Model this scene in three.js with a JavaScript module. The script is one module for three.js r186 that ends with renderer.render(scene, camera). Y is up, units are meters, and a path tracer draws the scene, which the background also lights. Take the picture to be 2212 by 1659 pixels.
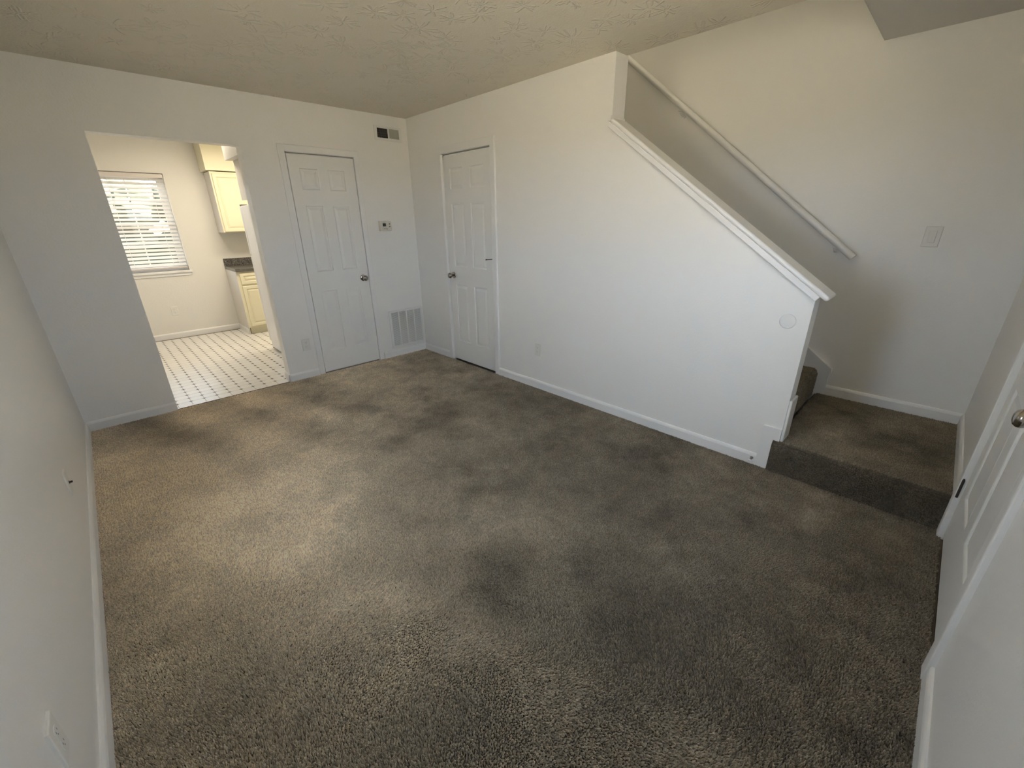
import * as THREE from 'three';
import { mergeGeometries } from 'three/addons/utils/BufferGeometryUtils.js';
import { RectAreaLightUniformsLib } from 'three/addons/lights/RectAreaLightUniformsLib.js';
import { RoundedBoxGeometry } from 'three/addons/geometries/RoundedBoxGeometry.js';

// ------------------------------------------------------------------ camera, sky, sun, lamps, exposure
const scene = new THREE.Scene();
const camera = new THREE.PerspectiveCamera(85.3478, 2212 / 1659, 0.05, 200);
camera.position.set(-2.6996, 1.4649, 4.3);
camera.rotation.order = 'YXZ';
camera.rotation.set(-0.37522965, -0.77018601, -0.01256886);

const EXPOSURE = 1.58;
const SKY_STRENGTH = 8.2;
const SUN_STRENGTH = 88;
const KITCHEN_LAMP = 13;
const STAIR_LAMP = 1.3;
const WARM = new THREE.Color().setRGB(1, 0.87, 0.67);
const SUN_DIRECTION = new THREE.Vector3(0.55, 0.82, -0.06).normalize();

// thin bright haze over the whole sky, a little bluer towards the zenith
function hazySky() {
  const W = 256, H2 = 128, data = new Float32Array(W * H2 * 4);
  for (let row = 0; row < H2; row++) {
    const up = Math.sin(((row + 0.5) / H2 - 0.5) * Math.PI), k = Math.pow(Math.max(0, up), 0.6);
    for (let col = 0; col < W; col++) {
      const c = up < 0 ? [0.3, 0.27, 0.22] : [1.18 - 0.6 * k, 1.295 - 0.56 * k, 1.455 - 0.5 * k];
      data.set([...c, 1], (row * W + col) * 4);
    }
  }
  const t = new THREE.DataTexture(data, W, H2, THREE.RGBAFormat, THREE.FloatType);
  t.mapping = THREE.EquirectangularReflectionMapping;
  t.magFilter = THREE.LinearFilter;
  t.needsUpdate = true;
  return t;
}
scene.background = hazySky();
scene.backgroundIntensity = SKY_STRENGTH;

const sun = new THREE.DirectionalLight(new THREE.Color().setRGB(1, 0.93, 0.82), SUN_STRENGTH);
sun.position.copy(SUN_DIRECTION).multiplyScalar(30);
sun.castShadow = true;
sun.shadow.mapSize.set(2048, 2048);
Object.assign(sun.shadow.camera, { left: -14, right: 14, top: 14, bottom: -14, near: 1, far: 70 });
sun.name = 'sun';
scene.add(sun, sun.target);

const renderer = new THREE.WebGLRenderer({ antialias: true });
renderer.toneMapping = THREE.LinearToneMapping;
renderer.toneMappingExposure = EXPOSURE;
renderer.shadowMap.enabled = true;
RectAreaLightUniformsLib.init();

// ------------------------------------------------------------------ helpers
let seed = 7;
const rnd = () => { seed = (seed + 0x6d2b79f5) | 0; let t = Math.imul(seed ^ (seed >>> 15), 1 | seed); t = (t + Math.imul(t ^ (t >>> 7), 61 | t)) ^ t; return ((t ^ (t >>> 14)) >>> 0) / 4294967296; };
const rr = (a, b) => a + (b - a) * rnd();
const used = new Map();
function numbered(name) {
  const n = used.get(name) ?? 0;
  used.set(name, n + 1);
  return n ? `${name}_${String(n).padStart(3, '0')}` : name;
}
function clean(g) {
  let h = g.index ? g.toNonIndexed() : g.clone();
  for (const k of Object.keys(h.attributes)) if (!['position', 'normal', 'uv'].includes(k)) h.deleteAttribute(k);
  if (!h.attributes.uv) h.setAttribute('uv', new THREE.BufferAttribute(new Float32Array(h.attributes.position.count * 2), 2));
  return h;
}
function join(geometries) {
  const list = [].concat(geometries);
  return list.length === 1 ? list[0] : mergeGeometries(list.map(clean));
}
function obj(name, geometries, material, parent = scene) {
  const m = new THREE.Mesh(join(geometries), material);
  m.name = parent === scene ? numbered(name) : name;
  m.castShadow = m.receiveShadow = true;
  parent.add(m);
  return m;
}
function structure(name, geometries, material) {
  const m = obj(name, geometries, material);
  m.userData.kind = 'structure';
  return m;
}
function thing(name, label, category, position = [0, 0, 0], turn = 0, group) {
  const g = new THREE.Group();
  g.name = numbered(name);
  g.position.set(...position);
  g.rotation.y = turn;
  g.userData = { label, category };
  if (group) g.userData.group = group;
  scene.add(g);
  return g;
}
function structureGroup(name, position = [0, 0, 0], turn = 0) {
  const g = new THREE.Group();
  g.name = numbered(name);
  g.position.set(...position);
  g.rotation.y = turn;
  g.userData = { kind: 'structure' };
  scene.add(g);
  return g;
}
// a box between two corners with its uv in metres
function bx(x0, x1, y0, y1, z0, z1) {
  const w = x1 - x0, h = y1 - y0, d = z1 - z0;
  const g = new THREE.BoxGeometry(w, h, d).translate((x0 + x1) / 2, (y0 + y1) / 2, (z0 + z1) / 2);
  const p = g.attributes.position, n = g.attributes.normal, uv = g.attributes.uv;
  for (let i = 0; i < p.count; i++) {
    if (Math.abs(n.getX(i)) > 0.5) uv.setXY(i, p.getZ(i), p.getY(i));
    else if (Math.abs(n.getY(i)) > 0.5) uv.setXY(i, p.getX(i), p.getZ(i));
    else uv.setXY(i, p.getX(i), p.getY(i));
  }
  return g;
}
// the same with rounded edges
function rb(x0, x1, y0, y1, z0, z1, r = 0.003, seg = 2) {
  return new RoundedBoxGeometry(x1 - x0, y1 - y0, z1 - z0, seg, r).translate((x0 + x1) / 2, (y0 + y1) / 2, (z0 + z1) / 2);
}
const path = (pts, P = THREE.Shape) => { const s = new P(); pts.forEach(([x, y], i) => (i ? s.lineTo(x, y) : s.moveTo(x, y))); s.closePath(); return s; };
const rectPath = (x0, x1, y0, y1, P = THREE.Path) => path([[x0, y0], [x1, y0], [x1, y1], [x0, y1]], P);
// outline in (x, y) pushed along z from z0 to z1
function alongZ(pts, z0, z1, holes = [], o = {}) {
  const s = path(pts);
  s.holes.push(...holes);
  return new THREE.ExtrudeGeometry(s, { depth: z1 - z0, bevelEnabled: false, curveSegments: 12, ...o }).translate(0, 0, z0);
}
// outline in (z, y) pushed along x from x0 to x1
function alongX(pts, x0, x1, holes = [], o = {}) {
  const s = path(pts);
  s.holes.push(...holes);
  return new THREE.ExtrudeGeometry(s, { depth: x1 - x0, bevelEnabled: false, curveSegments: 12, ...o }).rotateY(-Math.PI / 2).translate(x1, 0, 0);
}
function tube(points, r, seg = 24, radial = 10) {
  return new THREE.TubeGeometry(new THREE.CatmullRomCurve3(points.map((p) => new THREE.Vector3(...p))), seg, r, radial, false);
}
const lathe = (pts, seg = 28) => new THREE.LatheGeometry(pts.map(([x, y]) => new THREE.Vector2(x, y)), seg);
function rod(a, b, r, seg = 16, r2 = r) {
  const A = new THREE.Vector3(...a), B = new THREE.Vector3(...b), d = B.clone().sub(A);
  const g = new THREE.CylinderGeometry(r2, r, d.length(), seg);
  g.applyQuaternion(new THREE.Quaternion().setFromUnitVectors(new THREE.Vector3(0, 1, 0), d.clone().normalize()));
  return g.translate(...A.add(B).multiplyScalar(0.5).toArray());
}

// ------------------------------------------------------------------ textures and materials
// tiling value noise, n cells a side
function tileNoise(size, n, s) {
  const g = new Float32Array(n * n);
  let q = s | 0;
  for (let i = 0; i < g.length; i++) { q = (Math.imul(q, 1664525) + 1013904223) | 0; g[i] = (q >>> 0) / 4294967296; }
  const out = new Float32Array(size * size);
  for (let y = 0; y < size; y++) for (let x = 0; x < size; x++) {
    const fx = (x / size) * n, fy = (y / size) * n, ix = Math.floor(fx), iy = Math.floor(fy);
    let tx = fx - ix, ty = fy - iy;
    tx = tx * tx * (3 - 2 * tx); ty = ty * ty * (3 - 2 * ty);
    const a = g[(iy % n) * n + (ix % n)], b = g[(iy % n) * n + ((ix + 1) % n)], c = g[((iy + 1) % n) * n + (ix % n)], d = g[((iy + 1) % n) * n + ((ix + 1) % n)];
    out[y * size + x] = (a + (b - a) * tx) * (1 - ty) + (c + (d - c) * tx) * ty;
  }
  return out;
}
function texture(size, fn, metres, srgb = false) {
  const data = new Uint8Array(size * size * 4);
  for (let i = 0; i < size * size; i++) {
    const c = fn(i);
    const [r, g, b] = Array.isArray(c) ? c : [c, c, c];
    data[i * 4] = Math.max(0, Math.min(255, r * 255)); data[i * 4 + 1] = Math.max(0, Math.min(255, g * 255)); data[i * 4 + 2] = Math.max(0, Math.min(255, b * 255)); data[i * 4 + 3] = 255;
  }
  const t = new THREE.DataTexture(data, size, size);
  t.wrapS = t.wrapT = THREE.RepeatWrapping;
  t.magFilter = THREE.LinearFilter;
  t.minFilter = THREE.LinearMipmapLinearFilter;
  t.generateMipmaps = true;
  t.repeat.set(1 / metres, 1 / metres);
  if (srgb) t.colorSpace = THREE.SRGBColorSpace;
  t.needsUpdate = true;
  return t;
}
const lin = (r, g, b) => new THREE.Color().setRGB(r, g, b);
const std = (name, color, o = {}) => { const m = new THREE.MeshStandardMaterial({ color, roughness: 0.6, ...o }); m.name = name; return m; };

const peelA = tileNoise(512, 64, 11), peelB = tileNoise(512, 150, 23), peelC = tileNoise(512, 9, 5);
const peel = texture(512, (i) => 0.5 * peelA[i] + 0.35 * peelB[i] + 0.15 * peelC[i], 0.55);

// stamped plaster: groups of short curved ridges that leave a common middle
function stompTexture() {
  const S = 2048, metres = 2.6, k = S / metres, c = document.createElement('canvas');
  c.width = c.height = S;
  const x = c.getContext('2d');
  x.fillStyle = '#000';
  x.fillRect(0, 0, S, S);
  x.lineCap = 'round';
  for (let n = 0; n < 230; n++) {
    const cx = rr(0, S), cy = rr(0, S), strokes = 9 + Math.floor(rnd() * 9), R = rr(0.06, 0.13) * k, turn = rr(0, 6.28);
    for (let s = 0; s < strokes; s++) {
      const a = turn + (s / strokes) * 6.28 + rr(-0.2, 0.2), r0 = R * rr(0.12, 0.35), r1 = R * rr(0.6, 1.05), bend = rr(-0.45, 0.45), v = Math.floor(rr(70, 200));
      for (const ox of [-S, 0, S]) for (const oy of [-S, 0, S]) {
        if (cx + ox < -200 || cx + ox > S + 200 || cy + oy < -200 || cy + oy > S + 200) continue;
        x.strokeStyle = `rgba(255,255,255,${v / 255})`;
        x.lineWidth = rr(3.5, 8);
        x.beginPath();
        x.moveTo(cx + ox + Math.cos(a) * r0, cy + oy + Math.sin(a) * r0);
        x.quadraticCurveTo(cx + ox + Math.cos(a + bend * 0.4) * (r0 + r1) * 0.5, cy + oy + Math.sin(a + bend * 0.4) * (r0 + r1) * 0.5, cx + ox + Math.cos(a + bend) * r1, cy + oy + Math.sin(a + bend) * r1);
        x.stroke();
      }
    }
  }
  const d = x.getImageData(0, 0, S, S).data;
  let a = new Float32Array(S * S);
  for (let i = 0; i < S * S; i++) a[i] = d[i * 4] / 255;
  for (let pass = 0; pass < 5; pass++) {
    const b = new Float32Array(S * S);
    for (let y = 0; y < S; y++) for (let X = 0; X < S; X++) {
      const l = (X + S - 1) % S, r = (X + 1) % S, u = ((y + S - 1) % S) * S, w = ((y + 1) % S) * S, o = y * S;
      b[o + X] = (a[o + X] * 4 + a[o + l] * 2 + a[o + r] * 2 + a[u + X] * 2 + a[w + X] * 2) / 12;
    }
    a = b;
  }
  const fine = tileNoise(S, 420, 3), mid = tileNoise(S, 60, 8);
  return texture(S, (i) => 0.75 * a[i] + 0.1 * fine[i] + 0.12 * mid[i], metres);
}
const stomp = stompTexture();

const M = {
  wall: std('wall paint', lin(0.87, 0.86, 0.83), { roughness: 0.42, bumpMap: peel, bumpScale: 0.0006 }),
  kitchenWall: std('kitchen wall paint', lin(0.8, 0.785, 0.74), { roughness: 0.5, bumpMap: peel, bumpScale: 0.0006 }),
  ceiling: std('stamped ceiling plaster', lin(0.745, 0.695, 0.585), { roughness: 0.75, bumpMap: stomp, bumpScale: 0.006 }),
  smoothCeiling: std('ceiling paint', lin(0.72, 0.7, 0.66), { roughness: 0.8, bumpMap: peel, bumpScale: 0.0008 }),
  trim: std('trim paint', lin(0.86, 0.855, 0.84), { roughness: 0.32 }),
  door: std('door paint', lin(0.85, 0.845, 0.82), { roughness: 0.35 }),
  nickel: std('satin nickel', lin(0.4, 0.375, 0.34), { roughness: 0.16, metalness: 1 }),
  darkMetal: std('dark bronze metal', lin(0.07, 0.055, 0.05), { roughness: 0.45, metalness: 0.6 }),
  plastic: std('white plastic', lin(0.8, 0.79, 0.75), { roughness: 0.35 }),
  ivory: std('ivory plastic', lin(0.7, 0.67, 0.58), { roughness: 0.4 }),
  slot: std('slot', lin(0.3, 0.29, 0.26), { roughness: 0.8 }),
  black: std('black display', lin(0.006, 0.007, 0.005), { roughness: 0.3 }),
  greyButton: std('grey button', lin(0.16, 0.15, 0.13), { roughness: 0.6 }),
  ventPaint: std('vent enamel', lin(0.82, 0.815, 0.79), { roughness: 0.4 }),
  damper: std('grey damper', lin(0.42, 0.43, 0.38), { roughness: 0.5 }),
  ductShade: std('duct inside', lin(0.015, 0.012, 0.012), { roughness: 0.9 }),
  filter: std('grey filter', lin(0.17, 0.165, 0.15), { roughness: 0.95 }),
  backing: std('carpet backing', lin(0.13, 0.105, 0.08), { roughness: 1 }),
  tile: [0, 1, 2].map((k) => std('white floor tile', lin(0.79 + 0.02 * k, 0.77 + 0.02 * k, 0.73 + 0.02 * k), { roughness: 0.28 })),
  dot: std('dark tile inset', lin(0.055, 0.04, 0.035), { roughness: 0.35 }),
  grout: std('grout', lin(0.33, 0.29, 0.24), { roughness: 0.9 }),
  cabinet: std('cream cabinet foil', lin(0.8, 0.75, 0.55), { roughness: 0.38 }),
  cabinetSide: std('cabinet side panel', lin(0.74, 0.71, 0.66), { roughness: 0.5 }),
  fridge: std('white refrigerator enamel', lin(0.88, 0.87, 0.85), { roughness: 0.35, bumpMap: peel, bumpScale: 0.0003 }),
  gasket: std('grey gasket', lin(0.12, 0.1, 0.09), { roughness: 0.8 }),
  slat: std('blind slat', lin(0.84, 0.84, 0.84), { roughness: 0.4 }),
  valance: std('blind valance', lin(0.75, 0.7, 0.66), { roughness: 0.5 }),
  cord: std('blind cord', lin(0.85, 0.85, 0.83), { roughness: 0.8 }),
  ground: std('sunny ground', lin(0.36, 0.31, 0.22), { roughness: 1 }),
  leaf: std('hedge leaves', lin(0.022, 0.03, 0.016), { roughness: 0.9 }),
  glass: new THREE.MeshPhysicalMaterial({ color: 0xffffff, roughness: 0, transmission: 1, thickness: 0, ior: 1.45 }),
};
M.glass.name = 'window glass';
const gA = tileNoise(256, 60, 31), gB = tileNoise(256, 25, 47), gC = tileNoise(256, 110, 9);
M.counter = std('grey speckled laminate', lin(1, 1, 1), {
  roughness: 0.3,
  map: texture(256, (i) => { const v = 0.16 + 0.22 * gA[i] + 0.12 * gB[i] + (gC[i] > 0.74 ? 0.22 : 0) - (gC[i] < 0.22 ? 0.12 : 0); return [v, v * 0.97, v * 0.93]; }, 0.4, true),
});

// ------------------------------------------------------------------ the room shell
const H = 2.44, XL = -3.047, ZF = 4.597, XS = 1.06, ZK = -2.952, T = 0.125, ZE = 3.837, ZU = 2.484, OUT = 0.15;
const OX0 = -2.491, OX1 = -1.579, OY = 2.055;                 // opening to the kitchen
const D1 = [-1.239, -0.618, 2.041], D2 = [0.576, 1.289, 2.059], D3 = [-0.99, -0.081, 2.05];
const WZ0 = 2.55, WZ1 = 3.32, WY0 = 1.08, WY1 = 2.18;            // window in the left wall, beside the camera
const FX0 = -1.76, FX1 = -1.12, FY0 = 0.96, FY1 = 2.12;         // narrow window in the front wall beside the door, out of the picture
const KX0 = -2.83, KX1 = -1.75, KY0 = 0.885, KY1 = 2.06;       // kitchen window
const LAND = 0.197, ZSTEP = 3.803, ZS = 3.67;

structure('wall_back', alongZ([[XL - OUT, -0.2], [OX0, -0.2], [OX0, OY], [OX1, OY], [OX1, -0.2], [D1[0], -0.2], [D1[0], D1[2]], [D1[1], D1[2]], [D1[1], -0.2], [0.02, -0.2], [0.02, H + 0.02], [XL - OUT, H + 0.02]], -0.12, 0), M.wall);
structure('wall_left', alongX([[ZK - OUT, -0.2], [ZF + OUT, -0.2], [ZF + OUT, H + 0.02], [ZK - OUT, H + 0.02]], XL - OUT, XL, [rectPath(WZ0, WZ1, WY0, WY1)]), M.wall);
structure('wall_front', alongZ([[XL, -0.2], [D3[0], -0.2], [D3[0], D3[2]], [D3[1], D3[2]], [D3[1], -0.2], [XS, -0.2], [XS, H + 0.02], [XL, H + 0.02]], ZF, ZF + OUT, [rectPath(FX0, FX1, FY0, FY1)]), M.wall);
// the wall below the stairs: full height at the back, then cut on the slope of the stairs, its foot cut round the first step
const CAP = (z) => 1.06 + 0.722 * (3.82 - z);                  // underside line of the cap moulding
structure('wall_right', alongX([[0, -0.2], [D2[0], -0.2], [D2[0], D2[2]], [D2[1], D2[2]], [D2[1], -0.2], [ZSTEP, -0.2], [ZSTEP, LAND], [ZE, LAND], [ZE, CAP(ZE) + 0.036], [ZU, CAP(ZU) + 0.036], [ZU, H + 0.02], [0, H + 0.02]], 0, T), M.wall);
structure('wall_stair', bx(XS, XS + OUT, -0.2, 5.1, -0.27, ZF + OUT), M.wall);
structure('wall_stair_end', bx(0, XS, -0.2, 5.1, -0.27, -0.12), M.wall);
structure('wall_upstairs', [bx(0, T, H + 0.3, 5.1, -0.12, ZS), bx(0, XS, H + 0.3, 5.1, ZS, ZS + 0.12)], M.wall);
structure('ceiling', bx(XL - OUT, T, H, H + 0.3, -0.12, ZF + OUT), M.ceiling);
structure('ceiling_landing', bx(T, XS, H, H + 0.3, ZS, ZF + OUT), M.smoothCeiling);
structure('ceiling_kitchen', bx(XL - OUT, T, H, H + 0.3, ZK - OUT, -0.12), M.smoothCeiling);
structure('ceiling_upstairs', bx(0, XS + OUT, 5.1, 5.25, -0.27, ZS + 0.12), M.smoothCeiling);
structure('floor', bx(XL - OUT, XS + OUT, -0.2, -0.012, -0.03, ZF + OUT), M.backing);
structure('wall_kitchen_far', alongZ([[XL, -0.2], [0.12, -0.2], [0.12, H + 0.02], [XL, H + 0.02]], ZK - OUT, ZK, [rectPath(KX0, KX1, KY0, KY1)]), M.kitchenWall);
structure('wall_kitchen_right', bx(0.02, 0.17, -0.2, H + 0.02, ZK, -0.12), M.kitchenWall);
structure('wall_closet', [bx(-1.34, -0.5, -0.03, H, -0.66, -0.6), bx(-1.34, -1.28, -0.03, H, -0.6, -0.12), bx(-0.56, -0.5, -0.03, H, -0.6, -0.12)], M.kitchenWall);
structure('ground', bx(-70, 70, -0.6, -0.35, -70, 70), M.ground);

// ------------------------------------------------------------------ baseboards
const BH = 0.078, BT = 0.014;
const baseProfile = [[0, 0], [BT, 0], [BT, BH - 0.018], [BT - 0.003, BH - 0.008], [0.006, BH], [0, BH]];
// boards run along x on walls that face +z (side 1) or -z (side -1), and along z on walls that face +x or -x
function boardAlongX(x0, x1, z, side, y = -0.006, h = BH) {
  const pts = baseProfile.map(([d, yy]) => [z + side * d, y + (yy / BH) * h]);
  return alongX(side > 0 ? pts : pts.reverse(), x0, x1);
}
function boardAlongZ(z0, z1, x, side, y = -0.006, h = BH) {
  const pts = baseProfile.map(([d, yy]) => [x + side * d, y + (yy / BH) * h]);
  return alongZ(side > 0 ? pts : pts.reverse(), z0, z1);
}
structure('baseboard_back', boardAlongX(XL, OX0, 0, 1), M.trim);
structure('baseboard_back', [boardAlongX(OX1 - BT, D1[0] - 0.06, 0, 1), boardAlongZ(-0.12, BT, OX1, -1)], M.trim);
structure('baseboard_back', boardAlongX(D1[1] + 0.055, 0, 0, 1), M.trim);
structure('baseboard_left', boardAlongZ(0, ZF, XL, 1), M.trim);
structure('baseboard_right', boardAlongZ(0, D2[0] - 0.066, 0, -1), M.trim);
structure('baseboard_right', boardAlongZ(D2[1] + 0.06, 3.737, 0, -1), M.trim);
// the board climbs round the end of the carpeted step
structure('baseboard_right', alongX([[3.737, -0.006], [ZSTEP, -0.006], [ZSTEP, LAND + 0.004], [ZE, LAND + 0.004], [ZE, LAND + 0.082], [3.743, LAND + 0.082], [3.737, LAND + 0.076]], -BT, 0), M.trim);
structure('baseboard_front', boardAlongX(XL, D3[0] - 0.068, ZF, -1), M.trim);
structure('baseboard_landing', boardAlongX(0.02, XS, ZF, -1, LAND - 0.004), M.trim);
structure('baseboard_landing', boardAlongZ(3.853, ZF, XS, -1, LAND - 0.004), M.trim);
structure('baseboard_kitchen_far', boardAlongX(XL, -1.335, ZK, 1, -0.002), M.trim);
structure('baseboard_kitchen_left', boardAlongZ(ZK, -0.12, XL, 1, -0.002), M.trim);
// short board standing on the landing against the end of the half wall
structure('trim_1', rb(-0.002, 0.128, LAND, 0.466, ZE, ZE + 0.016, 0.006), M.trim);
// sloping skirt board beside the stairs, with its cap strip
{
  const slope = 0.755, top = (z) => 0.375 + slope * (3.865 - z), zEnd = 0.55;
  structure('trim_2', [
    alongX([[3.858, LAND - 0.05], [3.858, top(3.858)], [zEnd, top(zEnd)], [zEnd, top(zEnd) - 0.34], [3.6, LAND - 0.05]].reverse(), XS - 0.016, XS),
    alongX([[3.868, top(3.868) + 0.002], [3.868, top(3.868) + 0.03], [zEnd, top(zEnd) + 0.03], [zEnd, top(zEnd) + 0.002]], XS - 0.03, XS),
  ], M.trim);
}

// ------------------------------------------------------------------ the cap of the half wall
{
  const len = Math.hypot(ZE - ZU, 0.722 * (ZE - ZU)), a = Math.atan(0.722), c = Math.cos(a);
  const place = (g) => g.rotateX(a).translate(0, CAP(ZU), ZU);         // local z runs down the slope
  const cap = structure('trim_3', place(new RoundedBoxGeometry(0.174, 0.027, len + 0.056, 4, 0.013).translate(0.058, 0.0435, len / 2 + 0.014)), M.trim);
  cap.updateMatrix();
  structure('trim_4', place(rb(-0.025, 0.001, -0.001, 0.031, -0.012, len + 0.004, 0.005)), M.trim);
  // plumb pieces where the cap meets the upright wall end
  structure('trim_5', [rb(-0.024, 0.146, CAP(ZU) + 0.036, CAP(ZU) + 0.068, ZU - 0.01, ZU + 0.014, 0.004)], M.trim);
  structure('trim_6', rb(-0.001, 0.142, CAP(ZU) + 0.066, H, ZU - 0.002, ZU + 0.008, 0.003), M.trim);
}

// ------------------------------------------------------------------ doors
const ROWS = [[0.225, 0.82], [1.02, 1.6], [1.745, 1.91]];
const rectFrustum = (x0, x1, y0, y1, rise, slopeW) => new THREE.ExtrudeGeometry(rectPath(x0 + slopeW, x1 - slopeW, y0 + slopeW, y1 - slopeW, THREE.Shape), { depth: 0.002, bevelEnabled: true, bevelThickness: rise, bevelSize: slopeW - 0.001, bevelSegments: 1 });
function knobShape() {
  const rose = lathe([[0, 0], [0.033, 0], [0.033, 0.003], [0.028, 0.008], [0.016, 0.01], [0.0115, 0.012]]);
  const knob = lathe([[0.0115, 0.011], [0.0115, 0.03], [0.016, 0.036], [0.0255, 0.042], [0.0285, 0.05], [0.0275, 0.058], [0.021, 0.066], [0.01, 0.07], [0, 0.0705]]);
  return [rose.rotateX(Math.PI / 2), knob.rotateX(Math.PI / 2)];
}
function hinge(x, y, parent, pin) {
  const r = pin === M.trim ? 0.007 : 0.0048, material = M.trim;
  const h = obj('hinge', [rb(x - 0.034, x + 0.006, y - 0.045, y + 0.045, -0.002, 0.003, 0.001, 1)], material, parent);
  obj('hinge_pin', [rod([x, y - 0.047, 0.013], [x, y + 0.047, 0.013], r, 12), rod([x, y + 0.046, 0.013], [x, y + 0.053, 0.013], r * 0.7, 10)], pin, h);
}
function panelDoor(name, position, turn, w, h, columns, rows, knobX, knobY, hingeX, hinges, hingeMaterial) {
  const d = structureGroup(name, position, turn);
  const holes = columns.flatMap(([a, b]) => rows.map(([c, e]) => rectPath(a, b, c, e)));
  const face = new THREE.Shape();
  face.moveTo(0, 0); face.lineTo(w, 0); face.lineTo(w, h); face.lineTo(0, h); face.closePath();
  face.holes.push(...holes);
  const skin = new THREE.ExtrudeGeometry(face, { depth: 0.003, bevelEnabled: true, bevelThickness: 0.006, bevelSize: 0.009, bevelOffset: -0.009, bevelSegments: 3 }).translate(0, 0, -0.009);
  obj('door_slab', [skin, bx(0, w, 0, h, -0.036, -0.0095)], M.door, d);
  for (const [a, b] of columns) for (const [c, e] of rows) obj('door_panel', rectFrustum(a + 0.01, b - 0.01, c + 0.01, e - 0.01, 0.006, 0.022).translate(0, 0, -0.0115), M.door, d);
  const kn = obj('door_knob', knobShape().map((g) => g.translate(knobX, knobY, 0)), M.nickel, d);
  kn.userData.label = 'round satin nickel door knob';
  for (const y of hinges) hinge(hingeX, y, d, hingeMaterial);
  return d;
}
panelDoor('door_1', [-1.233, 0.003, -0.004], 0, 0.612, 2.029, [[0.1, 0.25], [0.353, 0.5]], ROWS, 0.548, 0.915, 0.003, [], M.trim);
const closet = panelDoor('door_2', [0.006, 0.007, 0.58], -Math.PI / 2, 0.706, 2.043, [[0.105, 0.293], [0.402, 0.595]], ROWS.map(([a, b]) => [a + 0.002, b + 0.008]), 0.075, 0.925, 0.707, [0.325, 1.065, 1.825], M.trim);
obj('hinge_pin_stop', [rod([0.703, 1.118, 0.012], [0.63, 1.112, 0.03], 0.0035, 10), rod([0.632, 1.112, 0.03], [0.622, 1.111, 0.014], 0.006, 10)], M.darkMetal, closet);
const front = panelDoor('door_3', [-0.085, 0.012, ZF + 0.004], Math.PI, 0.9, 2.034, [[0.115, 0.39], [0.51, 0.785]], [[0.28, 0.8], [1.0, 1.585], [1.735, 1.9]], 0.835, 0.91, -0.001, [0.265, 1.02, 1.8], M.darkMetal);
obj('door_threshold', bx(-0.008, 0.908, -0.05, 0.004, -0.15, -0.004), M.nickel, front);
obj('deadbolt', lathe([[0, 0], [0.032, 0], [0.032, 0.006], [0.026, 0.012], [0.006, 0.013], [0.006, 0.024], [0, 0.025]]).rotateX(Math.PI / 2).translate(0.835, 1.07, 0), M.nickel, front);

// casings: a moulding round each door, local axes as the doors'
function casing(name, position, turn, x0, x1, y1, wl, wr, wt, depth = 0.013) {
  const g = structureGroup(name, position, turn);
  const o = { depth: depth - 0.005, bevelEnabled: true, bevelThickness: 0.005, bevelSize: 0.007, bevelOffset: -0.007, bevelSegments: 2 };
  obj('casing', new THREE.ExtrudeGeometry(path([[x0 - wl, -0.006], [x0, -0.006], [x0, y1], [x1, y1], [x1, -0.006], [x1 + wr, -0.006], [x1 + wr, y1 + wt], [x0 - wl, y1 + wt]]), o), M.trim, g);
  // jamb lining with its stop, set back behind the slab
  obj('door_jamb', [bx(x0 - 0.002, x0 + 0.001, 0, y1, -0.11, 0), bx(x1 - 0.001, x1 + 0.002, 0, y1, -0.11, 0), bx(x0, x1, y1 - 0.001, y1 + 0.002, -0.11, 0), bx(x0, x0 + 0.012, 0, y1, -0.075, -0.045), bx(x1 - 0.012, x1, 0, y1, -0.075, -0.045), bx(x0, x1, y1 - 0.012, y1, -0.075, -0.045)], M.trim, g);
}
casing('trim_7', [0, 0, 0], 0, D1[0], D1[1], D1[2], 0.058, 0.052, 0.058, 0.0075);
casing('trim_8', [0, 0, 0], -Math.PI / 2, D2[0], D2[1], D2[2], 0.066, 0.06, 0.068, 0.016);
casing('trim_9', [0, 0, ZF], Math.PI, -D3[1], -D3[0], D3[2], 0.062, 0.066, 0.065, 0.018);

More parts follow.
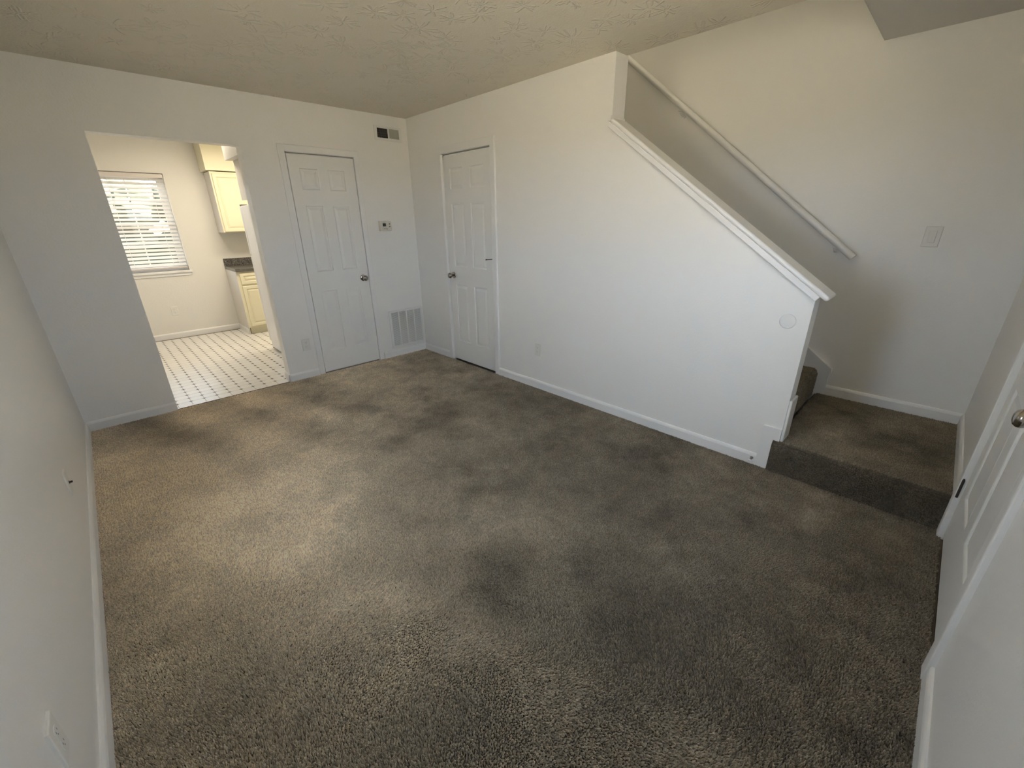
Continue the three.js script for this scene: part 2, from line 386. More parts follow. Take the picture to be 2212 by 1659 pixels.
// ------------------------------------------------------------------ windows
function windowIn(name, position, turn, w, h, rows, cols) {
  const g = structureGroup(name, position, turn);            // local: x across, y up, z towards the room; origin at the lower left of the hole, z = 0 at the wall face
  const f = 0.045, z0 = -0.12, z1 = -0.075;
  obj('window_frame', [rb(0, f, 0, h, z0, z1), rb(w - f, w, 0, h, z0, z1), rb(f, w - f, 0, f, z0, z1), rb(f, w - f, h - f, h, z0, z1)], M.trim, g);
  for (const k of [0, 1]) {
    const y0 = k ? h / 2 - 0.02 : f, y1 = k ? h - f : h / 2 + 0.02, za = k ? z0 + 0.004 : z0 + 0.022, zb = za + 0.02, s = 0.035;
    const bars = [rb(f, f + s, y0, y1, za, zb), rb(w - f - s, w - f, y0, y1, za, zb), rb(f + s, w - f - s, y0, y0 + s, za, zb), rb(f + s, w - f - s, y1 - s, y1, za, zb)];
    const iw = w - 2 * f - 2 * s;
    for (let c = 1; c < cols; c++) bars.push(bx(f + s + (iw * c) / cols - 0.007, f + s + (iw * c) / cols + 0.007, y0 + s, y1 - s, za + 0.004, zb - 0.004));
    for (let r = 1; r < rows; r++) bars.push(bx(f + s, w - f - s, y0 + ((y1 - y0) * r) / rows - 0.007, y0 + ((y1 - y0) * r) / rows + 0.007, za + 0.004, zb - 0.004));
    const sash = obj('window_sash', bars, M.trim, g);
    obj('pane', new THREE.PlaneGeometry(w - 2 * f, y1 - y0).translate(w / 2, (y0 + y1) / 2, (za + zb) / 2), M.glass, sash);
  }
  obj('window_sill', [rb(-0.03, w + 0.03, -0.028, 0.0, -0.09, 0.03, 0.005), rb(-0.012, w + 0.012, -0.066, -0.028, 0, 0.013, 0.004)], M.trim, g);
  return g;
}
windowIn('window_1', [XL, WY0, WZ1], Math.PI / 2, WZ1 - WZ0, WY1 - WY0, 1, 1);
windowIn('window_3', [FX1, FY0, ZF], Math.PI, FX1 - FX0, FY1 - FY0, 1, 1);
windowIn('window_2', [KX0, KY0, ZK], 0, KX1 - KX0, KY1 - KY0, 2, 3);

// ------------------------------------------------------------------ carpet
// clumps of tufts, many times repeated; the pile leans with the way it was last brushed and trodden
const noiseTable = new Float32Array(4096).map(() => rnd());
const hash2 = (x, y) => noiseTable[(Math.imul(x, 73) + Math.imul(y, 1409) + (Math.imul(x, y) & 63)) & 4095];
function smooth(x, y) {
  const ix = Math.floor(x), iy = Math.floor(y);
  let tx = x - ix, ty = y - iy;
  tx = tx * tx * (3 - 2 * tx); ty = ty * ty * (3 - 2 * ty);
  const a = hash2(ix, iy), b = hash2(ix + 1, iy), c = hash2(ix, iy + 1), d = hash2(ix + 1, iy + 1);
  return (a + (b - a) * tx) * (1 - ty) + (c + (d - c) * tx) * ty;
}
const fbm = (x, y) => 0.55 * smooth(x, y) + 0.28 * smooth(x * 2.1 + 31, y * 2.1 + 7) + 0.17 * smooth(x * 4.3 + 5, y * 4.3 + 71);
function clump() {
  const parts = [];
  for (let i = 0; i < 9; i++) {
    const x = ((i % 3) - 1) * 0.0052 + rr(-0.0018, 0.0018), z = (Math.floor(i / 3) - 1) * 0.0052 + rr(-0.0018, 0.0018);
    const h = rr(0.0085, 0.0125), lx = rr(-0.0035, 0.0035), lz = rr(-0.0035, 0.0035), r = rr(0.0019, 0.0026);
    const ring = (y, rad, k) => [0, 1, 2, 3].map((q) => { const t = q * 1.5708 + i; return [x + lx * k + Math.cos(t) * rad, y, z + lz * k + Math.sin(t) * rad]; });
    const A = ring(-0.003, r * 0.8, 0), B = ring(h * 0.6, r, 0.5), C = ring(h, r * 0.45, 1), pos = [];
    for (const [P, Q] of [[A, B], [B, C]]) for (let q = 0; q < 4; q++) { const n = (q + 1) % 4; pos.push(...P[q], ...Q[q], ...P[n], ...P[n], ...Q[q], ...Q[n]); }
    pos.push(...C[0], ...C[3], ...C[1], ...C[1], ...C[3], ...C[2]);
    const g = new THREE.BufferGeometry();
    g.setAttribute('position', new THREE.BufferAttribute(new Float32Array(pos), 3));
    g.computeVertexNormals();
    const k = rr(0.7, 1.3), w = rr(-0.02, 0.02), col = [];
    for (let n = 0; n < pos.length / 3; n++) col.push(k * (1 + w), k, k * (1 - w));
    g.setAttribute('color', new THREE.BufferAttribute(new Float32Array(col), 3));
    parts.push(g);
  }
  const g = mergeGeometries(parts);
  g.setAttribute('uv', new THREE.BufferAttribute(new Float32Array(g.attributes.position.count * 2), 2));
  return g;
}
const CLUMP = clump();
M.yarn = std('taupe yarn', lin(1, 1, 1), { roughness: 0.95, vertexColors: true });
// patches: [origin, edge u, edge v, up]
function pile(name, patches, parent, step = 0.0118) {
  const mats = [], cols = [], q = new THREE.Quaternion(), lean = new THREE.Quaternion(), spin = new THREE.Quaternion(), up = new THREE.Vector3(0, 1, 0), m = new THREE.Matrix4(), s = new THREE.Vector3(), p = new THREE.Vector3(), ax = new THREE.Vector3();
  for (const [o, u, v, n] of patches) {
    const O = new THREE.Vector3(...o), U = new THREE.Vector3(...u), V = new THREE.Vector3(...v), N = new THREE.Vector3(...n).normalize();
    const nu = Math.max(1, Math.round(U.length() / step)), nv = Math.max(1, Math.round(V.length() / step));
    q.setFromUnitVectors(up, N);
    for (let i = 0; i < nu; i++) for (let j = 0; j < nv; j++) {
      p.copy(O).addScaledVector(U, (i + 0.5 + rr(-0.3, 0.3)) / nu).addScaledVector(V, (j + 0.5 + rr(-0.3, 0.3)) / nv);
      const X = p.x + p.y * 0.7, Z = p.z + p.y * 0.4;
      // broad strokes of the vacuum cleaner along the left, footprints and patches elsewhere
      const along = X * 0.94 - Z * 0.34, w = Math.min(1, Math.max(0, (-0.9 - X) / 1.1));
      const t = (1 - w * 0.45) * (0.42 * smooth(X * 3.4 + 4, Z * 3.4 + 9) + 0.33 * smooth(X * 9 + 31, Z * 9 + 17) + 0.25 * smooth(X * 21 + 5, Z * 21 + 77) - 0.5) * 2.4 + w * (smooth(along * 4.2 + 40, Z * 0.55 + 3) - 0.5) * 2.1;  // patches also tint the tufts: shading of leaning pile painted as colour
      const dir = fbm(X * 1.3 + 60, Z * 1.3 + 20) * 9, a = Math.max(-0.75, Math.min(0.75, t * 0.75));
      ax.set(Math.cos(dir), 0, Math.sin(dir));
      lean.setFromAxisAngle(ax, a);
      spin.setFromAxisAngle(up, rnd() * 6.283);
      s.setScalar(rr(0.9, 1.12));
      m.compose(p, q.clone().multiply(lean).multiply(spin), s);
      mats.push(...m.elements);
      // wear plus painted light falloff: darker towards the entrance and landing, lighter far left
      const wornShaded = Math.min(1, Math.max(0, 0.25 + (X + 1.7 + 0.8 * (Z - 2.2) + (fbm(X * 1.7 + 3, Z * 1.7 + 50) - 0.5) * 1.2) / 2.8));
      const k = Math.max(0.45, 1 + t * 0.44) * Math.max(0.6, 1.6 - 1.5 * wornShaded) * (N.x < -0.5 ? 0.66 : 1) * rr(0.86, 1.14), r = rr(-0.006, 0.006);  // riser tufts darker: their shade away from the window painted in
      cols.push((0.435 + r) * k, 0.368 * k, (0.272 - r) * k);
    }
  }
  const count = mats.length / 16, mesh = new THREE.InstancedMesh(CLUMP, M.yarn, count);
  mesh.instanceMatrix.array.set(mats);
  mesh.instanceColor = new THREE.InstancedBufferAttribute(new Float32Array(cols), 3);
  mesh.name = name;
  mesh.userData.kind = 'stuff';
  mesh.castShadow = mesh.receiveShadow = true;
  parent.add(mesh);
  return mesh;
}
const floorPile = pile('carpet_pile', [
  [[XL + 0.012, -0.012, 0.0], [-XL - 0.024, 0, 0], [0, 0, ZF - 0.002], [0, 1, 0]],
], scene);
floorPile.userData.label = 'trodden and shade-tinted brown taupe wall to wall carpet with brushed pile';

// ------------------------------------------------------------------ staircase
{
  const st = thing('staircase', 'carpeted stairs that start with a wide brown landing step', 'stairs', [0, 0, 0]);
  const R = 0.195, RUN = 0.25, Z2 = 3.782, y0 = LAND - 0.01;
  const nose = (pts) => pts;
  obj('landing_step', alongZ(nose([[-0.018, -0.012], [XS - 0.002, -0.012], [XS - 0.002, y0], [0.006, y0], [-0.006, y0 - 0.003], [-0.014, y0 - 0.011], [-0.018, y0 - 0.024]]), ZSTEP, ZF - 0.001), M.backing, st);
  for (let k = 0; k < 13; k++) {
    const z = Z2 - k * RUN, y = LAND + (k + 1) * R - 0.01, b = y - R - (k ? 0.12 : 0);
    obj('stair_step', alongX([[z - RUN - 0.02, y - 0.05], [z - RUN - 0.02, y], [z - 0.03, y], [z - 0.012, y - 0.006], [z - 0.002, y - 0.02], [z, y - 0.04], [z, b]], T + 0.001, XS - 0.018).scale(1, 1, 1), M.backing, st);
  }
  const L = y0, e = 0.01;
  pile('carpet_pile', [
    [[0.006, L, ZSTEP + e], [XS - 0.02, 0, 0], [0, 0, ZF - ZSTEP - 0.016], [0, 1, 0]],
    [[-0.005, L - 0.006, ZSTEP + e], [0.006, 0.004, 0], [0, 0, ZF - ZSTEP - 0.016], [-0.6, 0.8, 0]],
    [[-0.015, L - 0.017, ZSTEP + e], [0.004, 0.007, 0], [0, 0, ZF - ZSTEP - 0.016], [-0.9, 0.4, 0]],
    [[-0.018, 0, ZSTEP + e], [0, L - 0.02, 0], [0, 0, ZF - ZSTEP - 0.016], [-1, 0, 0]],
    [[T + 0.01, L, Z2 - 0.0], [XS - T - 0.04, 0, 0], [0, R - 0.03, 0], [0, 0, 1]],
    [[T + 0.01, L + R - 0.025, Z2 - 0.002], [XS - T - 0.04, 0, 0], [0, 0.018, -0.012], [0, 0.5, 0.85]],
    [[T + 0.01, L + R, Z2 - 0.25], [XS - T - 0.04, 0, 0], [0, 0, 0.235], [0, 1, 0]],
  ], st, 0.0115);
}

// ------------------------------------------------------------------ handrail on the stair wall
{
  const t = thing('handrail', 'round white wooden handrail climbing the stair wall', 'handrail');
  const y = (z) => 1.213 + 0.81 * (3.8 - z), x = 1.0;
  const z0 = 3.815, z1 = 0.95;
  const rail = rod([x, y(z0), z0], [x, y(z1), z1], 0.0225, 20);
  obj('rail', rail, M.trim, t);
  for (const z of [3.7, 2.47, 1.3]) {
    const yy = y(z) - 0.03;
    obj('bracket', [tube([[XS - 0.004, yy - 0.03, z], [XS - 0.03, yy - 0.03, z], [x + 0.006, yy - 0.02, z], [x, yy + 0.004, z]], 0.0065, 14, 8), rod([XS, yy - 0.03, z], [XS - 0.006, yy - 0.03, z], 0.015, 18), rb(x - 0.011, x + 0.011, yy - 0.002, yy + 0.006, z - 0.025, z + 0.025, 0.002)], M.trim, t);
  }
}

// ------------------------------------------------------------------ wall plates and fittings; local z points out of the wall
const FACE = { back: 0, right: -Math.PI / 2, stair: -Math.PI / 2, left: Math.PI / 2, kitchen: 0 };
const plateShape = (w, h, t) => new THREE.ExtrudeGeometry(rectPath(-w / 2, w / 2, -h / 2, h / 2, THREE.Shape), { depth: t - 0.003, bevelEnabled: true, bevelThickness: 0.003, bevelSize: 0.004, bevelOffset: -0.004, bevelSegments: 3 });
function outlet(label, position, turn) {
  const t = thing('wall_outlet', label, 'outlet', position, turn);
  obj('cover_plate', plateShape(0.074, 0.117, 0.007), M.plastic, t);
  for (const s of [-1, 1]) {
    const sh = new THREE.Shape();
    sh.absarc(0, 0, 0.017, Math.PI * 0.2, Math.PI * 0.8, false);
    sh.absarc(0, 0, 0.017, Math.PI * 1.2, Math.PI * 1.8, false);
    const r = obj('receptacle', new THREE.ExtrudeGeometry(sh, { depth: 0.0015, bevelEnabled: true, bevelThickness: 0.0008, bevelSize: 0.0008, bevelSegments: 1 }).translate(0, s * 0.0195, 0.0062), M.plastic, t);
    obj('slot', [bx(-0.0075, -0.0055, s * 0.0195 + 0.0005, s * 0.0195 + 0.008, 0.0075, 0.0088), bx(0.0055, 0.0075, s * 0.0195 + 0.0005, s * 0.0195 + 0.0075, 0.0075, 0.0088), rod([0, s * 0.0195 - 0.0065, 0.0075], [0, s * 0.0195 - 0.0065, 0.0088], 0.0022, 10)], M.slot, r);
  }
  obj('screw', rod([0, 0, 0.006], [0, 0, 0.0078], 0.003, 10), M.plastic, t);
  return t;
}
outlet('white outlet low on the back wall between opening and narrow door', [-1.376, 0.333, 0], FACE.back);
outlet('white outlet low on the long white wall below the stairs', [0, 0.368, 1.863], FACE.right);
outlet('white outlet on the left wall at the bottom left corner', [XL, 0.36, 3.13], FACE.left);
outlet('white outlet below the blind in the bright kitchen', [-2.044, 0.366, ZK], FACE.kitchen);
{
  const t = thing('coax_plate', 'small white plate with dark cable jack on the left wall', 'wall plate', [XL, 0.345, 1.66], FACE.left);
  obj('cover_plate', plateShape(0.072, 0.116, 0.007), M.plastic, t);
  obj('cable_jack', [rod([0, 0, 0.006], [0, 0, 0.009], 0.0085, 6), rod([0, 0, 0.009], [0, 0, 0.019], 0.0048, 14)], M.darkMetal, t);
  for (const y of [-0.042, 0.042]) obj('screw', rod([0, y, 0.006], [0, y, 0.0078], 0.003, 10), M.plastic, t);
}
{
  const t = thing('light_switch', 'white rocker light switch on the stair wall past the handrail', 'switch', [XS, 1.338, 4.166], FACE.stair);
  obj('cover_plate', plateShape(0.078, 0.12, 0.007), M.plastic, t);
  obj('rocker', new RoundedBoxGeometry(0.034, 0.068, 0.012, 3, 0.002).rotateX(-0.09).translate(0, 0, 0.0085), M.plastic, t);
  obj('rocker_frame', [bx(-0.019, -0.0172, -0.036, 0.036, 0.006, 0.0082), bx(0.0172, 0.019, -0.036, 0.036, 0.006, 0.0082), bx(-0.0172, 0.0172, 0.0345, 0.036, 0.006, 0.0082), bx(-0.0172, 0.0172, -0.036, -0.0345, 0.006, 0.0082)], M.plastic, t);
}
{
  const t = thing('thermostat', 'small white thermostat with dark display beside the narrow door', 'thermostat', [-0.371, 1.42, 0], 0);
  obj('back_plate', rb(-0.07, 0.07, -0.048, 0.048, 0, 0.008, 0.004), M.ivory, t);
  const body = new THREE.Shape();
  body.moveTo(-0.064, -0.046); body.quadraticCurveTo(0, -0.052, 0.06, -0.044); body.quadraticCurveTo(0.07, 0, 0.06, 0.044);
  body.quadraticCurveTo(0.012, 0.058, -0.01, 0.048); body.lineTo(-0.064, 0.048); body.quadraticCurveTo(-0.07, 0, -0.064, -0.046);
  obj('body', new THREE.ExtrudeGeometry(body, { depth: 0.018, bevelEnabled: true, bevelThickness: 0.005, bevelSize: 0.004, bevelOffset: -0.004, bevelSegments: 3, curveSegments: 14 }).translate(0, 0, 0.007), M.ivory, t);
  obj('display', rb(-0.036, 0, -0.002, 0.027, 0.029, 0.0312, 0.001, 1), M.black, t);
  for (const y of [0.021, -0.005]) obj('button', rod([0.041, y, 0.029], [0.041, y, 0.0325], 0.0065, 14), M.greyButton, t);
  obj('label_strip', [bx(-0.032, 0.004, -0.029, -0.025, 0.029, 0.0305), bx(0.0, 0.014, -0.032, -0.026, 0.029, 0.031)], M.greyButton, t);
}
{
  const t = thing('supply_register', 'wall air vent near the ceiling, left half dark and open', 'vent', [-0.218, 2.281, 0], 0);
  const w = 0.152, h = 0.062;
  const frame = path([[-w, -h], [w, -h], [w, h], [-w, h]]);
  frame.holes.push(rectPath(-0.12, -0.006, -0.04, 0.043), rectPath(0.01, 0.12, -0.038, 0.045));
  obj('frame', new THREE.ExtrudeGeometry(frame, { depth: 0.004, bevelEnabled: true, bevelThickness: 0.004, bevelSize: 0.005, bevelOffset: -0.005, bevelSegments: 2 }), M.ventPaint, t);
  obj('duct_shade_sheet', bx(-0.121, -0.005, -0.041, 0.044, 0.0003, 0.001), M.ductShade, t);  // near-black sheet paints the shade inside the vent; no hole behind it
  const bars = [];
  for (let k = 1; k < 10; k++) bars.push(bx(-0.12 + k * 0.0114 - 0.0007, -0.12 + k * 0.0114 + 0.0007, -0.04, 0.043, 0.0015, 0.006));
  for (let k = 1; k < 4; k++) bars.push(bx(-0.12, -0.006, -0.04 + k * 0.0207 - 0.0007, -0.04 + k * 0.0207 + 0.0007, 0.001, 0.003));
  obj('open_grille', bars, std('shaded grille bars', lin(0.12, 0.11, 0.11)), t);  // bars of the same vent, shade painted into their colour
  obj('damper_plate', bx(0.009, 0.121, -0.039, 0.046, 0.0003, 0.002), M.damper, t);
  const fins = [];
  for (let k = 1; k < 12; k++) fins.push(bx(0.01 + k * 0.0092 - 0.001, 0.01 + k * 0.0092 + 0.001, -0.038, 0.045, 0.002, 0.006));
  obj('closed_grille', fins, M.damper, t);
}
{
  const t = thing('return_grille', 'large white return air grille with four louvered columns near the floor', 'vent', [-0.232, 0.31, 0], 0);
  const w = 0.219, h = 0.216;
  const cols = [0, 1, 2, 3].map((k) => [-0.188 + k * 0.0985, -0.188 + k * 0.0985 + 0.085]);
  const frame = path([[-w, -h], [w, -h], [w, h], [-w, h]]);
  cols.forEach(([a, b]) => frame.holes.push(rectPath(a, b, -0.192, 0.196)));
  obj('frame', new THREE.ExtrudeGeometry(frame, { depth: 0.005, bevelEnabled: true, bevelThickness: 0.003, bevelSize: 0.004, bevelOffset: -0.004, bevelSegments: 2 }).translate(0, 0, 0.003), M.ventPaint, t);
  obj('filter', bx(-0.19, 0.194, -0.194, 0.198, 0.0004, 0.0015), M.filter, t);  // plain grey sheet close behind the louver banks
  for (const [a, b] of cols) {
    const fins = [];
    for (let k = 0; k < 36; k++) fins.push(new THREE.BoxGeometry(b - a, 0.0012, 0.0095).rotateX(0.75).translate((a + b) / 2, -0.187 + k * 0.0108, 0.006));
    const bank = obj('louver_bank', fins, M.ventPaint, t);
    bank.userData.kind = 'stuff';
  }
}
{
  const t = thing('wall_bumper', 'round white door bumper disc on the half wall end', 'bumper', [0, 0.92, 3.735], FACE.right);
  obj('disc', lathe([[0, 0.0065], [0.026, 0.0062], [0.03, 0.0045], [0.034, 0.0062], [0.039, 0.0048], [0.041, 0.002], [0.041, 0], [0, 0]].reverse()).rotateX(Math.PI / 2), M.wall, t);
}
{
  const t = thing('door_stop', 'tiny metal door stop with pale tip on the baseboard', 'door stop', [-0.014, 0.04, 3.715], FACE.right);
  obj('base', lathe([[0.0095, 0], [0.0095, 0.003], [0.005, 0.006], [0, 0.006]]).rotateX(Math.PI / 2), M.nickel, t);
  const coil = [];
  for (let k = 0; k <= 60; k++) coil.push([Math.cos(k * 0.9) * 0.0052, Math.sin(k * 0.9) * 0.0052, 0.005 + k * 0.0006]);
  obj('spring', tube(coil, 0.0013, 160, 5), M.nickel, t);
  obj('tip', rod([0, 0, 0.04], [0, 0, 0.052], 0.0078, 14, 0.0065), M.plastic, t);
}

// ------------------------------------------------------------------ kitchen floor
{
  const P = 0.0985, gx = 0.0012, dot = 0.018, x0 = -2.38, z0 = -0.129;         // a dark inset sits at (x0, z0)
  structure('floor_kitchen', bx(XL - OUT, 0.17, -0.2, -0.004, ZK - OUT, -0.03), M.grout);
  structure('trim_10', bx(OX0, OX1, -0.012, -0.001, -0.03, -0.008), M.backing);
  const floor = scene.getObjectByName('floor_kitchen');
  const oct = (() => {
    const a = P / 2 - gx, c = 0.0125;
    return new THREE.ExtrudeGeometry(path([[-a + c, -a], [a - c, -a], [a, -a + c], [a, a - c], [a - c, a], [-a + c, a], [-a, a - c], [-a, -a + c]]), { depth: 0.002, bevelEnabled: true, bevelThickness: 0.0008, bevelSize: 0.001, bevelOffset: -0.001, bevelSegments: 1 }).rotateX(-Math.PI / 2).translate(0, -0.0035, 0);
  })();
  const dia = new THREE.ExtrudeGeometry(path([[0, -dot], [0.34 * dot, -0.34 * dot], [dot, 0], [0.34 * dot, 0.34 * dot], [0, dot], [-0.34 * dot, 0.34 * dot], [-dot, 0], [-0.34 * dot, -0.34 * dot]]), { depth: 0.0032, bevelEnabled: false }).rotateX(-Math.PI / 2).translate(0, -0.0035, 0);
  const cells = [], dots = [];
  for (let i = -7; i < 25; i++) for (let j = -29; j < 2; j++) {
    const dx = x0 + i * P, dz = z0 + j * P, cx = dx + P / 2, cz = dz + P / 2;
    if (cx > XL + 0.04 && cx < -0.04 && cz > ZK + 0.03 && cz < -0.06) cells.push([cx, cz]);
    if (dx > XL + 0.02 && dx < -0.03 && dz > ZK + 0.02 && dz < -0.045) dots.push([dx, dz]);
  }
  // the sight line through the opening decides which tiles show largest
  const seen = ([x, z]) => { const t = 4.3 / (4.3 - z), ox = -2.7 + (x + 2.7) * t; return ox > OX0 - 0.08 && ox < OX1 + 0.12 && x < -1.0; };
  const ordered = [...cells.filter(seen).sort((a, b) => b[1] - a[1]), ...cells.filter((c) => !seen(c))];
  ordered.slice(0, 300).forEach(([x, z]) => { const m = obj('tile', oct, M.tile[Math.floor(rnd() * 3)], floor); m.position.set(x, 0, z); });
  const rest = obj('tiles', ordered.slice(300).map(([x, z]) => oct.clone().translate(x, 0, z)), M.tile[1], floor);
  rest.userData.kind = 'stuff';
  const edge = obj('tiles', [bx(OX0, OX1, -0.0035, -0.0007, -0.0315, -0.009)], M.tile[1], floor);
  edge.name = 'tile_strip';
  const dd = obj('tile_insets', dots.map(([x, z]) => dia.clone().translate(x, 0, z)), M.dot, floor);
  dd.userData.kind = 'stuff';
}

// ------------------------------------------------------------------ kitchen fittings
function cabinetDoor(name, w, h, parent, x, y, z, knobAt) {
  const d = new THREE.Group();
  d.name = name;
  d.position.set(x, y, z);
  parent.add(d);
  const s = 0.045;
  const face = path([[0, 0], [w, 0], [w, h], [0, h]]);
  face.holes.push(rectPath(s, w - s, s, h - s));
  obj('door_frame', [new THREE.ExtrudeGeometry(face, { depth: 0.003, bevelEnabled: true, bevelThickness: 0.007, bevelSize: 0.009, bevelOffset: -0.009, bevelSegments: 3 }).translate(0, 0, 0.008), bx(0.001, w - 0.001, 0.001, h - 0.001, 0, 0.0078)], M.cabinet, d);
  obj('raised_panel', rectFrustum(s + 0.004, w - s - 0.004, s + 0.004, h - s - 0.004, 0.006, 0.02).translate(0, 0, 0.0085), M.cabinet, d);
  if (knobAt) obj('knob', lathe([[0, 0.026], [0.011, 0.024], [0.015, 0.018], [0.012, 0.012], [0.006, 0.008], [0.006, 0]].reverse()).rotateX(Math.PI / 2).translate(knobAt[0], knobAt[1], 0.017), M.nickel, d);
  return d;
}
const CF = -2.395, UF = -2.632, CX = -1.331;
function baseCabinet(x0, w, label) {
  const t = thing('base_cabinet', label, 'cabinet', [x0, 0, 0]);
  obj('carcass', [bx(0.0, w, 0.095, 0.858, ZK + 0.002, CF), bx(0.02, w, 0.0, 0.095, ZK + 0.002, CF - 0.05)], M.cabinet, t);
  const half = w / 2;
  for (const [x, hand] of [[0.03, 1], [half + 0.015, -1]]) {
    cabinetDoor('drawer', half - 0.045, 0.15, t, x, 0.69, CF, [(half - 0.045) / 2, 0.075]);
    cabinetDoor('cabinet_door', half - 0.045, 0.555, t, x, 0.112, CF, [hand > 0 ? half - 0.08 : 0.035, 0.49]);
  }
  return t;
}
const firstBase = baseCabinet(CX, 0.88, 'cream base cabinet under the grey counter by the kitchen wall');
obj('side_panel', bx(-0.006, 0, 0, 0.858, ZK + 0.002, CF + 0.001), M.cabinetSide, firstBase);
obj('side_baseboard', boardAlongZ(ZK + 0.014, CF - 0.045, -0.006, -1, -0.002), M.trim, firstBase);
{
  const t = thing('countertop', 'grey speckled counter with short backsplash on cream cabinets', 'countertop');
  obj('worktop', new RoundedBoxGeometry(0.9, 0.042, CF + 0.03 - ZK, 3, 0.004).translate(CX - 0.008 + 0.45, 0.879, (CF + 0.03 + ZK) / 2 + 0.001), M.counter, t);
  obj('backsplash', bx(CX - 0.008, CX + 0.892, 0.9, 1.002, ZK + 0.001, ZK + 0.02), M.counter, t);
}
function wallCabinet(x0, w, y0, y1, zBack, zFront, label, doors, handed = 1) {
  const t = thing('wall_cabinet', label, 'cabinet', [x0, 0, 0]);
  obj('carcass', bx(0.001, w, y0, y1, zBack, zFront), M.cabinet, t);
  obj('side_panel', bx(-0.004, 0.001, y0, y1, zBack, zFront + 0.0005), M.cabinetSide, t);
  for (let k = 0; k < doors; k++) cabinetDoor('cabinet_door', w / doors - 0.03, y1 - y0 - 0.03, t, 0.015 + (w / doors) * k, y0 + 0.008, zFront, null);
  return t;
}
wallCabinet(-1.305, 0.85, 1.352, 2.088, ZK + 0.002, UF, 'cream wall cabinet with raised panel above the grey counter', 2);
structure('wall_soffit', rb(-1.345, 0.02, 2.098, H, ZK, UF + 0.03, 0.002), M.cabinet);
structure('wall_soffit', bx(-1.415, -0.5, 2.075, H, -1.275, -0.12), M.kitchenWall);
{
  const t = thing('over_fridge_cabinet', 'small cabinet above the refrigerator with plain white side', 'cabinet', [-1.345, 0, 0]);
  obj('carcass', bx(0, 0.8, 1.695, 2.072, -1.25, -0.662), M.cabinetSide, t);
  for (const x of [0.012, 0.41]) { const d = cabinetDoor('cabinet_door', 0.38, 0.355, t, x + 0.38, 1.703, -1.25, null); d.rotation.y = Math.PI; }
}
{
  const t = thing('refrigerator', 'tall white refrigerator seen edge on behind the kitchen opening', 'refrigerator', [-1.345, 0, 0]);
  const w = 0.74;
  obj('body', rb(0, w, 0.03, 1.645, -1.362, -0.672, 0.006), M.fridge, t);
  obj('door_gasket', bx(0.012, w - 0.012, 0.1, 1.636, -1.376, -1.36), M.gasket, t);
  for (const [a, b] of [[0.1, 1.115], [1.125, 1.64]]) {
    const d = obj('fridge_door', rb(0.002, w - 0.002, a, b, -1.435, -1.374, 0.012, 3), M.fridge, t);
    obj('handle', tube([[0.66, a + 0.1, -1.43], [0.66, a + 0.12, -1.475], [0.66, b - 0.12, -1.475], [0.66, b - 0.1, -1.43]], 0.012, 30, 8), M.fridge, d);
  }
  obj('top_hinge', rb(0.006, 0.06, 1.64, 1.658, -1.42, -1.33, 0.003), M.gasket, t);
  obj('kick_grille', bx(0.01, w - 0.01, 0.01, 0.095, -1.4, -1.37), M.gasket, t);
  for (const x of [0.06, w - 0.06]) for (const z of [-1.3, -0.75]) obj('foot', rod([x, -0.001, z], [x, 0.035, z], 0.018, 12), M.gasket, t);
}
// faux wood blind in the kitchen window
{
  const t = thing('window_blind', 'white slatted blind lowered over the kitchen window', 'blind', [0, 0, 0]);
  const x0 = KX0 + 0.012, x1 = KX1 - 0.01, zc = ZK - 0.034, top = KY1 - 0.004;
  obj('valance', rb(x0 - 0.006, x1 + 0.004, top - 0.05, top - 0.006, zc + 0.014, zc + 0.026, 0.002), M.valance, t);
  obj('head_rail', bx(x0, x1, top - 0.045, top - 0.008, zc - 0.024, zc + 0.013), M.valance, t);
  const pitch = 0.0463, n = 23, y0 = top - 0.072;
  const slat = new THREE.BoxGeometry(x1 - x0, 0.0028, 0.05).rotateX(0.66);
  for (let k = 0; k < n; k++) { const s = obj('slat', slat, M.slat, t); s.position.set((x0 + x1) / 2, y0 - k * pitch, zc); s.rotation.x = (k * 37 % 5 - 2) * 0.02; }
  const yb = y0 - n * pitch + 0.012;
  obj('bottom_rail', rb(x0, x1, yb - 0.014, yb + 0.006, zc - 0.025, zc + 0.025, 0.004), M.valance, t);
  for (const x of [x0 + 0.14, (x0 + x1) / 2 - 0.01, x1 - 0.14]) obj('ladder_cord', [rod([x, yb, zc + 0.0225], [x, top - 0.04, zc + 0.0225], 0.0014, 6), rod([x, yb, zc - 0.0225], [x, top - 0.04, zc - 0.0225], 0.0014, 6)], M.cord, t);
}

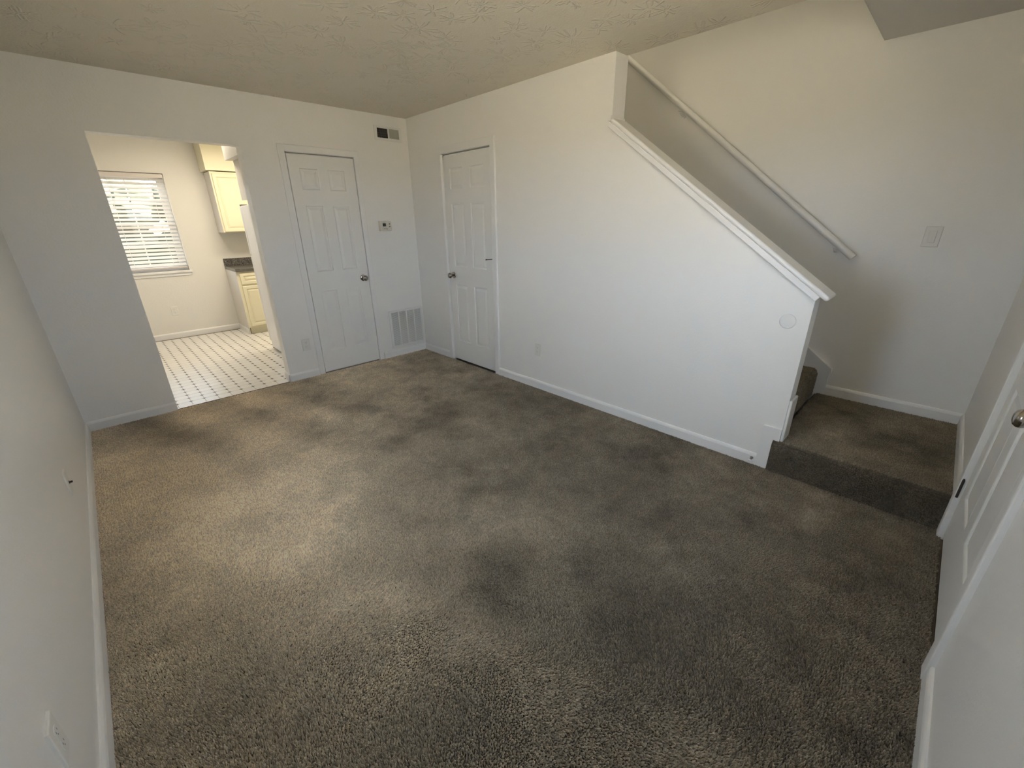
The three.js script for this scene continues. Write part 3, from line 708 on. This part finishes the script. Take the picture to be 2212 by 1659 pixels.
// ------------------------------------------------------------------ lamps
function ceilingLamp(label, [x, y, z], color, intensity, glow) {
  const t = thing('ceiling_light', label, 'ceiling light', [x, y, z]);
  obj('lamp_base', lathe([[0, 0], [0.15, 0], [0.15, -0.018], [0.142, -0.024], [0, -0.024]].reverse()), M.trim, t);
  const shade = std('glowing lamp glass', lin(0.8, 0.78, 0.72), { emissive: color, emissiveIntensity: glow });
  obj('lamp_shade', lathe([[0.14, -0.024], [0.142, -0.04], [0.125, -0.066], [0.085, -0.09], [0.04, -0.1], [0, -0.102]].reverse()), shade, t);
  const l = new THREE.PointLight(color, intensity);
  l.position.set(0, -0.16, 0);
  l.shadow.radius = 6;
  l.castShadow = true;
  l.name = 'lamp_light';
  t.add(l);
}
{
  const t = thing('kitchen_light', 'long glowing box light on the kitchen ceiling', 'ceiling light', [-1.2, H, -1.6]);
  obj('lamp_housing', rb(-0.63, 0.63, -0.03, 0, -0.19, 0.19, 0.004), M.trim, t);
  const glow = std('glowing lamp diffuser', lin(0.8, 0.78, 0.72), { emissive: WARM, emissiveIntensity: 2.5 });
  obj('lamp_diffuser', rb(-0.61, 0.61, -0.08, -0.028, -0.17, 0.17, 0.02, 3), glow, t);
  const l = new THREE.RectAreaLight(WARM, KITCHEN_LAMP, 1.2, 0.33);
  l.position.set(0, -0.084, 0);
  l.rotation.x = -Math.PI / 2;
  l.name = 'kitchen_lamp_light';
  t.add(l);
}
ceilingLamp('round glowing ceiling light at the top of the stairs', [0.6, 5.1, 1.4], lin(1, 0.88, 0.62), STAIR_LAMP, 2);

// ------------------------------------------------------------------ outside the kitchen window: porch and hedge added and shaped to hold back sky light
structure('added_porch_roof', bx(-4.6, 0.4, 2.55, 2.67, -5.2, ZK - OUT), M.smoothCeiling);  // unseen roof, added to cut the sky light on the blind
structure('added_porch_deck', bx(-4.6, 0.4, -0.35, -0.2, -5.2, ZK - OUT), M.backing);  // unseen dark deck, added to cut light bouncing up at the window
// the upper storey of the house, which shades the yard behind
structure('wall_upper_storey', [bx(XL - OUT, XL, H + 0.3, 5.3, ZK - OUT, ZF + OUT), bx(XL, XS, H + 0.3, 5.3, ZF, ZF + OUT), bx(XL, XS, H + 0.3, 5.3, ZK - OUT, ZK), bx(XS + 0.001, XS + OUT, H + 0.3, 5.3, ZK - OUT, -0.27)], M.kitchenWall);
structure('roof', bx(XL - 0.4, XS + 0.4, 5.3, 5.45, ZK - 0.4, ZF + 0.4), M.smoothCeiling);
{
  const g = [];
  for (let k = 0; k < 130; k++) {
    const b = new THREE.IcosahedronGeometry(rr(0.28, 0.5), 2), p = b.attributes.position, f = rr(5, 8), o = rr(0, 9);
    for (let i = 0; i < p.count; i++) { const s = 1 + 0.22 * Math.sin(p.getX(i) * f + o) * Math.sin(p.getY(i) * f * 1.3 + o) * Math.sin(p.getZ(i) * f + 2 * o); p.setXYZ(i, p.getX(i) * s, p.getY(i) * s, p.getZ(i) * s); }
    b.computeVertexNormals();
    g.push(b.translate(rr(-6.5, 1.5), rr(-0.2, 1.85), rr(-6.3, -5.8)));
  }
  const hedge = obj('hedge', g, M.leaf);  // sized to leave only a slit of sky below the roof
  hedge.userData = { kind: 'stuff', label: 'dark green hedge placed to shade the kitchen window, glimpsed between the blind slats' };
}

renderer.render(scene, camera);
